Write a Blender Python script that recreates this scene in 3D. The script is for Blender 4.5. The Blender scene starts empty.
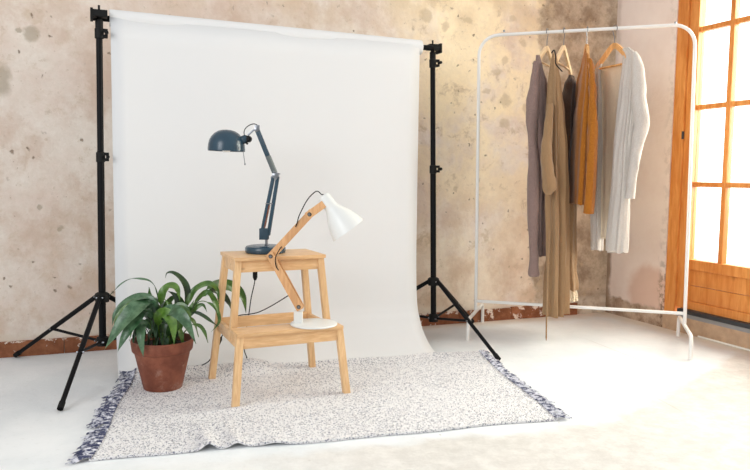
import bpy, bmesh, math, random
from mathutils import Vector, Matrix, noise
random.seed(7)
PI = math.pi
S = bpy.context.scene
C = S.collection

# ------------------------------------------------------------------ camera, world, sun, exposure
yaw, pitch, roll = 0.38672, 0.083788, 0.0128455
fwd = Vector((math.sin(yaw)*math.cos(pitch), math.cos(yaw)*math.cos(pitch), -math.sin(pitch)))
rt = Vector((math.cos(yaw), -math.sin(yaw), 0.0)); up = rt.cross(fwd)
r2 = rt*math.cos(roll) + up*math.sin(roll); u2 = up*math.cos(roll) - rt*math.sin(roll)
cd = bpy.data.cameras.new('camera'); cam = bpy.data.objects.new('camera', cd); C.objects.link(cam)
m = Matrix.Identity(4)
for i in range(3):
    m[i][0] = r2[i]; m[i][1] = u2[i]; m[i][2] = -fwd[i]
m[2][3] = 0.8
cam.matrix_world = m
cd.sensor_width = 36.0; cd.lens = 707.455*36/750; cd.clip_start = 0.02; cd.clip_end = 200
S.camera = cam

wd = bpy.data.worlds.new('world'); S.world = wd; wd.use_nodes = True
bgn = wd.node_tree.nodes['Background']
bgn.inputs[0].default_value = (0.955, 0.978, 1.0, 1)
_t = wd.node_tree; _g = _t.nodes.new('ShaderNodeTexCoord'); _d = _t.nodes.new('ShaderNodeVectorMath'); _d.operation = 'DOT_PRODUCT'
_t.links.new(_g.outputs['Generated'], _d.inputs[0]); _d.inputs[1].default_value = (.86, .50, .05)          # bright open sky on the door side
_r = _t.nodes.new('ShaderNodeMapRange'); _r.interpolation_type = 'SMOOTHSTEP'; _t.links.new(_d.outputs['Value'], _r.inputs[0])
_r.inputs[1].default_value = .72; _r.inputs[2].default_value = .93; _r.inputs[3].default_value = .63; _r.inputs[4].default_value = 2.6
_t.links.new(_r.outputs[0], bgn.inputs[1])

def area(name, loc, target, sx, sy, power, col, spread=PI):
    ld = bpy.data.lights.new(name, 'AREA'); ld.shape = 'RECTANGLE'; ld.size = sx; ld.size_y = sy
    ld.energy = power; ld.color = col; ld.spread = spread
    o = bpy.data.objects.new(name, ld); C.objects.link(o); o.location = loc
    o.rotation_euler = (Vector(target)-Vector(loc)).to_track_quat('-Z', 'Y').to_euler()
    return o
area('daylight_through_door', (4.3, 2.2, 1.6), (2.3, 2.3, 0.7), 2.4, 2.6, 270, (1.0, 0.95, 0.87))
area('daylight_from_left_window', (-2.0, 0.5, 1.9), (2.8, 2.7, 0.9), 1.6, 1.8, 16, (0.96, 0.98, 1.0), 1.7)
vs = S.view_settings
vs.view_transform = 'Standard'; vs.look = 'None'; vs.exposure = 0.31; vs.gamma = 1.0; vs.use_curve_mapping = False

# ------------------------------------------------------------------ mesh helpers
def V(*a): return Vector(a)
def obj(name, bm, mat, parent=None, smooth=True, normals=True):
    if normals: bmesh.ops.recalc_face_normals(bm, faces=bm.faces)
    me = bpy.data.meshes.new(name); bm.to_mesh(me); bm.free()
    if smooth:
        me.polygons.foreach_set('use_smooth', [True]*len(me.polygons))
        try: me.set_sharp_from_angle(angle=math.radians(40))
        except Exception: pass
    me.materials.append(mat)
    o = bpy.data.objects.new(name, me); C.objects.link(o)
    if parent: o.parent = parent
    return o
def thing(name, label, cat, loc=(0, 0, 0), rotz=0.0, group=None):
    o = bpy.data.objects.new(name, None); C.objects.link(o); o.empty_display_size = 0.05
    o.location = loc; o.rotation_euler = (0, 0, rotz); o['label'] = label; o['category'] = cat
    if group: o['group'] = group
    return o
def tag(o, label, cat, group=None):
    o['label'] = label; o['category'] = cat
    if group: o['group'] = group
    return o
def struct(name, bm, mat, parent=None, smooth=False):
    o = obj(name, bm, mat, parent, smooth)
    if not parent: o['kind'] = 'structure'
    return o
def frame_of(d, hint=(0, 0, 1)):
    d = d.normalized(); h = Vector(hint)
    if abs(d.dot(h)) > 0.98: h = Vector((0, 1, 0)) if abs(d.y) < .9 else Vector((1, 0, 0))
    s = d.cross(h).normalized(); t = s.cross(d).normalized()
    return s, t
def box(bm, x0, x1, y0, y1, z0, z1, bev=0.0, M=None):
    vs_ = [bm.verts.new((x, y, z)) for x in (x0, x1) for y in (y0, y1) for z in (z0, z1)]
    idx = [(0, 1, 3, 2), (4, 6, 7, 5), (0, 4, 5, 1), (2, 3, 7, 6), (0, 2, 6, 4), (1, 5, 7, 3)]
    fs = [bm.faces.new([vs_[i] for i in f]) for f in idx]
    if M is not None:
        for v in vs_: v.co = M @ v.co
    if bev > 0:
        es = list({e for f in fs for e in f.edges})
        bmesh.ops.bevel(bm, geom=es, offset=bev, segments=2, profile=0.7, affect='EDGES')
def beam(bm, a, b, w, t, hint=(0, 0, 1), bev=0.0015, ends=None):
    """rectangular bar from a to b; w along the side vector, t along the other"""
    a = Vector(a); b = Vector(b); s, tt = frame_of(b-a, hint); vv = []
    for p in (a, b):
        for i, j in ((-1, -1), (1, -1), (1, 1), (-1, 1)):
            vv.append(bm.verts.new(p+s*(w/2*i)+tt*(t/2*j)))
    if ends is not None:                                   # cut both ends level
        d = (b-a).normalized()
        if abs(d.z) > .2:
            for k, v in enumerate(vv):
                zt = a.z if k < 4 else b.z
                v.co += d*((zt-v.co.z)/d.z)
    fs = [bm.faces.new([vv[i] for i in f]) for f in ((3, 2, 1, 0), (4, 5, 6, 7), (0, 1, 5, 4), (1, 2, 6, 5), (2, 3, 7, 6), (3, 0, 4, 7))]
    if bev > 0:
        es = list({e for f in fs for e in f.edges})
        bmesh.ops.bevel(bm, geom=es, offset=bev, segments=2, profile=0.7, affect='EDGES')
def smooth_path(pts, n=6):
    P = [Vector(p) for p in pts]; out = []
    for i in range(len(P)-1):
        p0 = P[max(i-1, 0)]; p1 = P[i]; p2 = P[i+1]; p3 = P[min(i+2, len(P)-1)]
        for k in range(n):
            t = k/n
            out.append(0.5*((2*p1)+(p2-p0)*t+(2*p0-5*p1+4*p2-p3)*t*t+(3*p1-p0-3*p2+p3)*t**3))
    out.append(P[-1]); return out
def tube(bm, pts, r, seg=10, cap=True, closed=False):
    P = [Vector(p) for p in pts]; n = len(P); rings = []; prev = None
    for i, p in enumerate(P):
        if closed: d = P[(i+1) % n]-P[i-1]
        else: d = P[min(i+1, n-1)]-P[max(i-1, 0)]
        if d.length < 1e-9: d = Vector((0, 0, 1))
        d.normalize()
        if prev is None: s, t = frame_of(d)
        else:
            s = (prev-d*prev.dot(d)).normalized(); t = s.cross(d).normalized()
        prev = s
        rr = r[i] if isinstance(r, (list, tuple)) else r
        rings.append([bm.verts.new(p+(s*math.cos(a)+t*math.sin(a))*rr) for a in [2*PI*k/seg for k in range(seg)]])
    m_ = n if closed else n-1
    for i in range(m_):
        A = rings[i]; B = rings[(i+1) % n]
        for k in range(seg): bm.faces.new((A[k], A[(k+1) % seg], B[(k+1) % seg], B[k]))
    if cap and not closed:
        bm.faces.new(list(reversed(rings[0]))); bm.faces.new(rings[-1])
def lathe(bm, prof, seg=32, M=None, cap0=True, cap1=True):
    rings = []
    for r, z in prof:
        ring = []
        for k in range(seg):
            a = 2*PI*k/seg; co = Vector((r*math.cos(a), r*math.sin(a), z))
            ring.append(bm.verts.new(M @ co if M is not None else co))
        rings.append(ring)
    for A, B in zip(rings, rings[1:]):
        for k in range(seg): bm.faces.new((A[k], A[(k+1) % seg], B[(k+1) % seg], B[k]))
    if cap0: bm.faces.new(list(reversed(rings[0])))
    if cap1: bm.faces.new(rings[-1])
def axisM(a, d):
    """matrix taking +Z to direction d, origin a"""
    d = Vector(d).normalized(); q = Vector((0, 0, 1)).rotation_difference(d)
    return Matrix.Translation(Vector(a)) @ q.to_matrix().to_4x4()
def rod(bm, a, b, r, seg=14):
    tube(bm, [a, b], r, seg)
def sheet(bm, grid):
    vv = [[bm.verts.new(p) for p in row] for row in grid]
    for i in range(len(vv)-1):
        for j in range(len(vv[0])-1): bm.faces.new((vv[i][j], vv[i][j+1], vv[i+1][j+1], vv[i+1][j]))
    return vv

# ------------------------------------------------------------------ material helpers
class NT:
    def __init__(s, name):
        s.m = bpy.data.materials.new(name); s.m.use_nodes = True; s.t = s.m.node_tree; s.b = s.t.nodes['Principled BSDF']
        s.co = s.t.nodes.new('ShaderNodeTexCoord').outputs['Object']
    def n(s, ty, **kw):
        nd = s.t.nodes.new(ty)
        for k, v in kw.items(): setattr(nd, k, v)
        return nd
    def put(s, inp, v):
        if isinstance(v, bpy.types.NodeSocket): s.t.links.new(v, inp)
        elif isinstance(v, (tuple, list)) and len(v) == 3 and inp.type == 'RGBA': inp.default_value = (*v, 1)
        else: inp.default_value = v
    def math(s, op, a, b=0.0, clamp=False):
        nd = s.n('ShaderNodeMath', operation=op); nd.use_clamp = clamp
        s.put(nd.inputs[0], a); s.put(nd.inputs[1], b); return nd.outputs[0]
    def mapping(s, sc=(1, 1, 1), loc=(0, 0, 0), rot=(0, 0, 0), co=None):
        nd = s.n('ShaderNodeMapping'); s.put(nd.inputs[0], co or s.co)
        nd.inputs['Scale'].default_value = sc; nd.inputs['Location'].default_value = loc; nd.inputs['Rotation'].default_value = rot
        return nd.outputs[0]
    def noise(s, scale, detail=4, rough=.55, co=None, dist=0.0, out='Fac'):
        nd = s.n('ShaderNodeTexNoise'); s.put(nd.inputs['Vector'], co or s.co); nd.inputs['Scale'].default_value = scale
        nd.inputs['Detail'].default_value = detail; nd.inputs['Roughness'].default_value = rough; nd.inputs['Distortion'].default_value = dist
        return nd.outputs[out]
    def voro(s, scale, co=None, out='Distance', feature='F1'):
        nd = s.n('ShaderNodeTexVoronoi', feature=feature); s.put(nd.inputs['Vector'], co or s.co); nd.inputs['Scale'].default_value = scale
        return nd.outputs[out]
    def step(s, x, a, b, lo=0.0, hi=1.0):
        nd = s.n('ShaderNodeMapRange'); nd.interpolation_type = 'SMOOTHSTEP'
        s.put(nd.inputs[0], x); nd.inputs[1].default_value = a; nd.inputs[2].default_value = b
        nd.inputs[3].default_value = lo; nd.inputs[4].default_value = hi; return nd.outputs[0]
    def mix(s, f, a, b, mode='MIX'):
        nd = s.n('ShaderNodeMix', data_type='RGBA', blend_type=mode)
        s.put(nd.inputs[0], f); s.put(nd.inputs[6], a); s.put(nd.inputs[7], b); return nd.outputs[2]
    def sep(s, co=None):
        nd = s.n('ShaderNodeSeparateXYZ'); s.put(nd.inputs[0], co or s.co); return nd.outputs
    def warp(s, amt, scale, co=None):
        nz = s.noise(scale, 4, .6, co=co, out='Color')
        a = s.n('ShaderNodeVectorMath', operation='SUBTRACT'); s.put(a.inputs[0], nz); a.inputs[1].default_value = (.5, .5, .5)
        b = s.n('ShaderNodeVectorMath', operation='SCALE'); s.put(b.inputs[0], a.outputs[0]); b.inputs['Scale'].default_value = amt
        c = s.n('ShaderNodeVectorMath', operation='ADD'); s.put(c.inputs[0], co or s.co); s.put(c.inputs[1], b.outputs[0])
        return c.outputs[0]
    def blob(s, co, p, sc, r0, r1):
        """1 inside the blob about p (scaled), 0 outside"""
        a = s.n('ShaderNodeVectorMath', operation='SUBTRACT'); s.put(a.inputs[0], co); a.inputs[1].default_value = p
        b = s.n('ShaderNodeVectorMath', operation='MULTIPLY'); s.put(b.inputs[0], a.outputs[0]); b.inputs[1].default_value = sc
        c = s.n('ShaderNodeVectorMath', operation='LENGTH'); s.put(c.inputs[0], b.outputs[0])
        return s.step(c.outputs['Value'], r0, r1, 1.0, 0.0)
    def bump(s, h, dist=.002, strength=1.0):
        nd = s.n('ShaderNodeBump'); s.put(nd.inputs['Height'], h); nd.inputs['Distance'].default_value = dist
        nd.inputs['Strength'].default_value = strength; s.t.links.new(nd.outputs[0], s.b.inputs['Normal'])
    def done(s, col, rough=.6, metal=0.0, spec=.5):
        s.put(s.b.inputs['Base Color'], col); s.put(s.b.inputs['Roughness'], rough)
        s.b.inputs['Metallic'].default_value = metal; s.b.inputs['Specular IOR Level'].default_value = spec
        return s.m
def hx(r, g, b):
    f = lambda c: (c/255/12.92) if c/255 <= .04045 else ((c/255+.055)/1.055)**2.4
    return (f(r), f(g), f(b))
def simple(name, col, rough=.5, metal=0.0, var=.08, scale=30, bump=0.0, spec=.5):
    t = NT(name); nz = t.noise(scale, 3)
    c = t.mix(nz, tuple(x*(1-var) for x in col), tuple(min(1, x*(1+var)) for x in col))
    if bump: t.bump(nz, bump)
    return t.done(c, rough, metal, spec)
def cloth(name, c1, c2, scale=400, rough=.9, fold=None):
    t = NT(name); w = t.noise(scale, 2, .7); g = t.noise(9, 3)
    c = t.mix(t.step(w, .3, .7), c1, c2); c = t.mix(t.math('MULTIPLY', g, .35), c, tuple(x*.8 for x in c1))
    t.bump(w, .0015, .6)
    t.b.inputs['Sheen Weight'].default_value = .25; t.b.inputs['Sheen Roughness'].default_value = .5
    return t.done(c, rough, 0, .2)

# ------------------------------------------------------------------ materials
def m_backwall():
    t = NT('old_plaster'); x, y, z = t.sep()
    wco = t.warp(.25, 3.2); wf = t.warp(.05, 22)
    big = t.noise(1.7, 6, .62); mid = t.noise(7, 6, .65); fine = t.noise(45, 4, .7)
    c = t.mix(t.step(big, .35, .65), hx(240, 230, 219), hx(226, 204, 190))
    c = t.mix(t.step(t.noise(2.9, 6, .7, co=t.mapping((1, 1, 1), loc=(3, 0, 1))), .46, .64, 0, .6), c, hx(206, 178, 158))
    c = t.mix(t.step(mid, .52, .75, 0, .55), c, hx(244, 238, 226))
    # yellow tint plus painted window light towards the corner; tan blotches along the top
    yel = t.math('MULTIPLY', t.step(x, 1.25, 1.75), t.step(t.noise(3.1, 5, .6, co=wco), .33, .55))
    yel = t.math('MULTIPLY', yel, t.step(z, .15, 1.3, .35, 1.0))
    c = t.mix(t.math('MULTIPLY', yel, .85), c, hx(250, 230, 192))
    c = t.mix(t.math('MULTIPLY', t.step(z, 1.42, 1.75), t.step(t.noise(5, 4), .4, .6, 0, .7)), c, hx(212, 186, 150))
    # brown weathered streaks low down
    low = t.math('MULTIPLY', t.step(z, .95, .15), t.step(t.noise(4.2, 6, .68), .42, .66, 0, .75))
    c = t.mix(low, c, hx(206, 174, 144))
    # bare grey render near the corner
    xw = t.math('ADD', x, t.math('MULTIPLY', t.math('SUBTRACT', t.noise(6, 5, .6), .5), .22))
    corner = t.math('MULTIPLY', t.step(xw, 2.33, 2.37), t.step(z, -.1, .3, .75, 1.0))
    cc = t.mix(t.step(t.noise(8, 7, .7), .35, .66), hx(138, 116, 94), hx(204, 184, 160))
    cc = t.mix(t.step(t.noise(19, 5, .7), .62, .75), cc, hx(232, 220, 202))
    c = t.mix(t.math('MULTIPLY', corner, .92), c, cc)
    # separate grey patches
    wb = t.warp(.07, 16)
    for p, sc, r in (((-.206, 3.37, 1.377), (1, 0, .85), .030), ((-.325, 3.37, 1.178), (1, 0, .6), .038), ((-.255, 3.37, 1.389), (1, 0, 1.4), .014), ((-.19, 3.37, .64), (1.6, 0, .9), .014), ((-.113, 3.37, .546), (1, 0, 1), .012),
                     ((1.64, 3.37, 1.63), (1, 0, 1), .030), ((1.753, 3.37, 1.585), (1, 0, 1), .022), ((1.889, 3.37, 1.628), (1, 0, 1.2), .024), ((2.161, 3.37, 1.659), (1, 0, 1.3), .028),
                     ((2.124, 3.37, 1.437), (1, 0, 1), .024), ((2.243, 3.37, 1.537), (1, 0, 1), .022), ((2.069, 3.37, 1.369), (1, 0, 1.2), .024), ((2.014, 3.37, 1.264), (1, 0, 1.5), .024),
                     ((2.131, 3.37, 1.218), (1, 0, 1), .034), ((2.135, 3.37, 1.092), (1, 0, 1), .028), ((2.269, 3.37, 1.174), (1, 0, .9), .026), ((1.834, 3.37, .728), (1.5, 0, 1), .02)):
        c = t.mix(t.math('MULTIPLY', t.blob(wf if p[0] < 1 else wb, p, sc, r*.7, r*1.35), .62 if p[0] < 1 else .55), c, hx(158, 144, 122) if p[0] < 1 else hx(190, 166, 132))
    # pits and specks
    pit = t.math('MULTIPLY', t.step(t.voro(15, co=wf), .13, .06), t.step(t.noise(5, 2), .40, .55))
    mot = t.math('MULTIPLY', t.step(t.noise(10, 7, .75, co=wco), .54, .68), t.step(x, .6, 1.6, .35, .75))
    c = t.mix(mot, c, hx(196, 172, 140))
    c = t.mix(t.math('MULTIPLY', t.step(t.noise(24, 6, .75), .58, .7), .5), c, hx(186, 164, 140))
    c = t.mix(t.math('MULTIPLY', pit, .75), c, hx(120, 98, 76))
    p2 = t.step(t.voro(34, co=wf), .13, .06)
    p2 = t.math('MULTIPLY', p2, t.step(t.noise(9, 3), .5, .62, 0, .6))
    c = t.mix(p2, c, hx(150, 120, 90))
    c = t.mix(t.math('MULTIPLY', t.step(fine, .3, .7), .2), c, hx(206, 190, 170))
    # crumbling pale lip just over the skirting
    lip = t.math('MULTIPLY', t.step(z, .12, .075), t.step(t.noise(14, 4), .38, .55))
    c = t.mix(t.math('MULTIPLY', lip, .7), c, hx(226, 214, 196))
    h = t.math('ADD', t.math('MULTIPLY', mid, .7), t.math('MULTIPLY', t.math('ADD', fine, t.math('MULTIPLY', pit, -1.5)), .3))
    t.bump(h, .012, .7)
    return t.done(c, .92, 0, .2)
def m_rightwall():
    t = NT('pink_plaster'); x, y, z = t.sep(); wf = t.warp(.08, 9)
    c = t.mix(t.step(t.noise(2.3, 5, .6), .35, .7), hx(242, 226, 216), hx(232, 212, 200))
    b = t.blob(wf, (2.875, 3.02, .17), (0, 1, 1.1), .12, .2)
    c = t.mix(t.math('MULTIPLY', b, .6), c, hx(206, 160, 132))
    zz = t.sep(wf)[2]
    c = t.mix(t.step(zz, .105, .085), c, t.mix(t.step(t.noise(9, 7, .75), .3, .7), hx(140, 112, 90), hx(206, 182, 160)))
    yy = t.sep(wf)[1]
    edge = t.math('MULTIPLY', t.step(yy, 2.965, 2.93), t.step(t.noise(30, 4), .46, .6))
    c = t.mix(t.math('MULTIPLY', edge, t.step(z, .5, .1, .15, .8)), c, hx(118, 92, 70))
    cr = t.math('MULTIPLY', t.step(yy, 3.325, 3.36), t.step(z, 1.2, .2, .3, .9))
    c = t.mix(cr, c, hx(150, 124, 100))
    t.bump(t.noise(20, 6, .65), .006, .6)
    return t.done(c, .9, 0, .2)
def m_floor():
    t = NT('white_painted_concrete'); x, y, z = t.sep(); wf = t.warp(.16, 5)
    n1 = t.noise(3, 5, .6); n2 = t.noise(38, 5, .7)
    c = t.mix(t.step(n1, .3, .7), hx(222, 226, 228), hx(236, 238, 239))
    c = t.mix(t.step(n2, .55, .78, 0, .5), c, hx(206, 208, 206))
    wx, wy, wz = t.sep(wf)
    # bare screed where the paint has worn off, nearest the camera and the door
    edge = t.math('ADD', t.math('MULTIPLY', t.math('MAXIMUM', t.math('SUBTRACT', wx, 1.6), 0.0), .43), t.math('MULTIPLY', t.math('MAXIMUM', t.math('SUBTRACT', 1.2, wx), 0.0), .12))
    d = t.math('SUBTRACT', t.math('ADD', edge, 1.84), wy)
    bare = t.math('MULTIPLY', t.step(d, -.03, .04), t.step(wx, .1, .9, .25, 1.0))
    bc = t.mix(t.step(t.noise(15, 7, .75), .35, .68), hx(186, 175, 162), hx(220, 212, 202))
    c = t.mix(t.math('MULTIPLY', bare, .58), c, bc)
    # two hairline joints in the screed
    for a, k, y0, y1 in ((2.014, .10, 2.28, 2.85), (1.53, .20, 1.75, 2.16)):
        ln = t.math('ABSOLUTE', t.math('SUBTRACT', t.math('SUBTRACT', x, t.math('MULTIPLY', y, k)), a))
        ln = t.math('MULTIPLY', t.step(ln, .0032, .0012), t.math('MULTIPLY', t.step(y, y0, y0+.1), t.step(y, y1, y1-.1)))
        c = t.mix(t.math('MULTIPLY', ln, .35), c, hx(170, 160, 148))
    # warm shade painted along the skirting; tan strip along the threshold
    warm_strip = t.math('MULTIPLY', t.step(wy, 3.2, 3.36), t.step(x, 1.2, 1.7))
    c = t.mix(t.math('MULTIPLY', warm_strip, .6), c, hx(214, 184, 150))
    warm_strip = t.step(wx, 2.72, 2.86)
    c = t.mix(t.math('MULTIPLY', warm_strip, .6), c, hx(222, 200, 172))
    sp = t.math('MULTIPLY', t.step(t.voro(9, co=wf), .05, .02), t.step(t.noise(2.5, 2), .5, .6))
    c = t.mix(t.math('MULTIPLY', sp, .7), c, hx(150, 140, 130))
    t.bump(t.math('ADD', n2, t.math('MULTIPLY', n1, .5)), .003, .5)
    return t.done(c, .62, 0, .35)
def m_skirting():
    t = NT('terracotta_skirting'); wf = t.warp(.03, 25)
    n1 = t.noise(9, 6, .7)
    c = t.mix(t.step(n1, .35, .7), hx(124, 74, 48), hx(166, 108, 76))
    xx = t.sep()[0]
    zz = t.sep()[2]; pw = t.math('SUBTRACT', t.step(xx, .6, 1.7, .64, .585), t.math('MULTIPLY', t.step(zz, .045, .066), .07))
    pnt = t.step(t.math('SUBTRACT', t.noise(16, 5, .7, co=wf), pw), 0.0, .05)
    c = t.mix(t.math('MULTIPLY', pnt, .85), c, hx(238, 224, 210))
    t.bump(n1, .004, .6)
    return t.done(c, .8, 0, .3)
def m_doorwood():
    t = NT('varnished_orange_pine'); co = t.mapping((1, 1, .14))
    g = t.noise(38, 6, .65, co=co, dist=.6); b = t.noise(3, 3, .5, co=t.mapping((1, 1, .4)))
    c = t.mix(t.step(g, .35, .68), hx(208, 126, 54), hx(234, 162, 88))
    c = t.mix(t.step(b, .4, .65, 0, .5), c, hx(190, 104, 40))
    k = t.step(t.voro(4.2, co=t.mapping((1, 1, .55), loc=(.3, .2, .15))), .13, .05)
    c = t.mix(t.math('MULTIPLY', k, .8), c, hx(92, 44, 20))
    t.bump(g, .001, .5)
    return t.done(c, .38, 0, .5)
def m_bamboo(name='bamboo', a=hx(214, 168, 118), b=hx(232, 192, 144), axis='x'):
    t = NT(name)
    sc = (.12, 1, 1) if axis == 'x' else (1, 1, .1)
    co = t.mapping(sc)
    g = t.noise(170, 4, .6, co=co); l = t.noise(30, 1, .4, co=co)
    c = t.mix(t.step(g, .3, .7), a, b)
    c = t.mix(t.step(l, .48, .6, 0, .45), c, tuple(v*.82 for v in a))
    kn = t.step(t.voro(8, co=t.mapping((1, 2.2, 2.2) if axis == 'x' else (2.2, 2.2, 1))), .10, .04)
    c = t.mix(t.math('MULTIPLY', kn, .45), c, tuple(v*.5 for v in a))
    return t.done(c, .42, 0, .45)
def m_rug():
    t = NT('speckled_cotton_weave'); wf = t.warp(.004, 260)
    col = t.voro(320, co=wf, out='Color'); v = t.sep(col)
    zone = t.noise(2.6, 4, .6)
    base = t.mix(v[2], hx(238, 236, 237), hx(250, 249, 249))
    k = t.step(t.math('SUBTRACT', v[0], t.step(zone, .3, .7, .16, .27)), .0, -.02)
    dark = t.mix(t.step(v[1], .35, .7), hx(108, 112, 136), hx(164, 160, 164))
    c = t.mix(k, base, dark)
    t.bump(t.voro(320, co=wf), .004, .8)
    return t.done(c, .95, 0, .1)
def m_fringe(nm='navy_cotton_fringe', a=.44):
    t = NT(nm); n = t.noise(50, 3, .7)
    c = t.mix(t.step(n, a, a+.2), hx(72, 76, 102), hx(222, 222, 230))
    return t.done(c, .95, 0, .1)
def m_glass():
    t = NT('window_glass'); nt = t.t; nt.nodes.remove(t.b)
    out = [n for n in nt.nodes if n.type == 'OUTPUT_MATERIAL'][0]
    tr = t.n('ShaderNodeBsdfTransparent'); gl = t.n('ShaderNodeBsdfGlossy'); mx = t.n('ShaderNodeMixShader')
    tr.inputs[0].default_value = (.97, 1.0, .98, 1); gl.inputs['Roughness'].default_value = .03; mx.inputs[0].default_value = .06
    nt.links.new(tr.outputs[0], mx.inputs[1]); nt.links.new(gl.outputs[0], mx.inputs[2]); nt.links.new(mx.outputs[0], out.inputs[0])
    return t.m
def m_leaf(name, a, b):
    t = NT(name); n = t.noise(28, 4, .6)
    c = t.mix(t.step(n, .35, .65), a, b)
    t.b.inputs['Subsurface Weight'].default_value = 0.0
    t.bump(t.noise(90, 2), .0012, .5)
    return t.done(c, .3, 0, .55)
def m_pot():
    t = NT('terracotta_pot'); n = t.noise(14, 5, .65)
    c = t.mix(t.step(n, .35, .7), hx(116, 62, 44), hx(144, 84, 62))
    lime = t.math('MULTIPLY', t.step(t.noise(20, 5, .7, co=t.warp(.03, 30)), .55, .7), .35)
    c = t.mix(lime, c, hx(200, 168, 150))
    t.bump(n, .002, .4)
    return t.done(c, .6, 0, .4)

WALLM = m_backwall(); RWALLM = m_rightwall(); FLOORM = m_floor(); SKIRT = m_skirting(); DWOOD = m_doorwood()
BAMX = m_bamboo('bamboo_board', axis='x'); BAMZ = m_bamboo('bamboo_leg', hx(216, 172, 124), hx(234, 198, 150), axis='z')
BEECH = m_bamboo('oiled_beech', hx(206, 152, 102), hx(224, 176, 126), axis='z')
RUGM = m_rug(); FRM = m_fringe(); FRM2 = m_fringe('white_navy_cotton_fringe', .38); GLASS = m_glass()
PAPER = simple('matte_white_paper', hx(226, 226, 226), .9, var=.008, scale=4, spec=.15)
BLACK = simple('black_powder_coat', (.006, .006, .007), .45, var=.2, spec=.12)
BLACKP = simple('black_plastic', (.008, .008, .008), .55, var=.2, spec=.2)
RUBBER = simple('black_rubber', (.01, .01, .01), .8, var=.2, spec=.2)
RACKM = simple('white_powder_coat', hx(236, 234, 230), .35, var=.02)
BLUE = simple('blue_grey_enamel', hx(38, 64, 80), .26, var=.05)
CHROME = simple('chrome', (.24, .25, .27), .3, metal=1.0, var=.05)
COPPER = simple('copper_spring', hx(190, 120, 84), .3, metal=1.0, var=.1)
WHITEM = simple('white_enamel', hx(224, 225, 222), .35, var=.01)
BULB = simple('frosted_bulb', hx(240, 236, 228), .4, var=.01)
SOIL = simple('potting_soil', (.02, .013, .009), .95, var=.5, scale=120, bump=.01)
POT = m_pot()
LEAFD = m_leaf('leaf_blue_green', hx(46, 80, 50), hx(88, 120, 88))
LEAFG = m_leaf('leaf_mid_green', hx(50, 88, 28), hx(88, 122, 52))
LEAFB = m_leaf('leaf_fresh_green', hx(66, 102, 32), hx(98, 134, 52))
LEAFK = m_leaf('leaf_deep_green', hx(22, 44, 18), hx(44, 72, 32))
STEMM = m_leaf('petiole_green', hx(70, 92, 40), hx(104, 124, 64))
METALG = simple('dark_threshold_metal', hx(70, 72, 76), .4, metal=.7, var=.1)
GREYST = simple('grey_sill_metal', hx(150, 150, 150), .5, metal=.3, var=.1)
STONE = simple('crumbled_threshold_mortar', hx(186, 156, 128), .9, var=.25, scale=24, bump=.01)
WHITEW = simple('white_strip_paint', hx(246, 242, 232), .5, var=.02)
HWOOD = m_bamboo('hanger_wood', hx(204, 146, 84), hx(232, 182, 122), axis='z')
HWOODL = m_bamboo('pale_hanger_wood', hx(222, 190, 146), hx(240, 214, 176), axis='z')
MAUVE = cloth('mauve_knit', hx(118, 96, 90), hx(160, 136, 128), 330)
TAN = cloth('tan_linen', hx(140, 108, 76), hx(172, 140, 104), 500)
BROWN = cloth('dark_brown_cloth', hx(66, 46, 34), hx(88, 66, 50), 400)
MUST = cloth('mustard_knit', hx(152, 88, 22), hx(190, 122, 42), 260)
CREAM = cloth('cream_knit', hx(190, 180, 170), hx(222, 216, 209), 380)
LINEN = cloth('pale_linen', hx(222, 204, 176), hx(240, 226, 202), 380)
LACE = cloth('cream_lace', hx(214, 192, 160), hx(244, 230, 208), 160)

# ------------------------------------------------------------------ the setting
XW, YW = 2.875, 3.37
bm = bmesh.new(); box(bm, -3.2, 3.1, -2.2, 3.57, -.15, 0.0); struct('floor', bm, FLOORM)
bm = bmesh.new(); box(bm, -3.2, 3.1, YW, YW+.2, 0, 3.0); struct('wall_back', bm, WALLM)
D0, D1 = 2.912, .950                                       # door opening along the right wall
bm = bmesh.new()
box(bm, XW, XW+.22, D0, YW+.01, 0, 3.0); box(bm, XW, XW+.22, -2.2, D1, 0, 3.0); box(bm, XW, XW+.22, D1-.01, D0+.01, 2.3, 3.0)
struct('wall_right', bm, RWALLM)
# skirting of terracotta tiles
bm = bmesh.new(); x = -2.747
i = 0
while x < 2.66:
    x1 = min(x+.33, 2.66); random.seed(i)
    z = .069+random.uniform(-.003, .003)
    box(bm, x+.0012, x1-.0012, YW-.013, YW+.005, 0, z, .002); x = x1; i += 1
struct('baseboard_back', bm, SKIRT)
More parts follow.
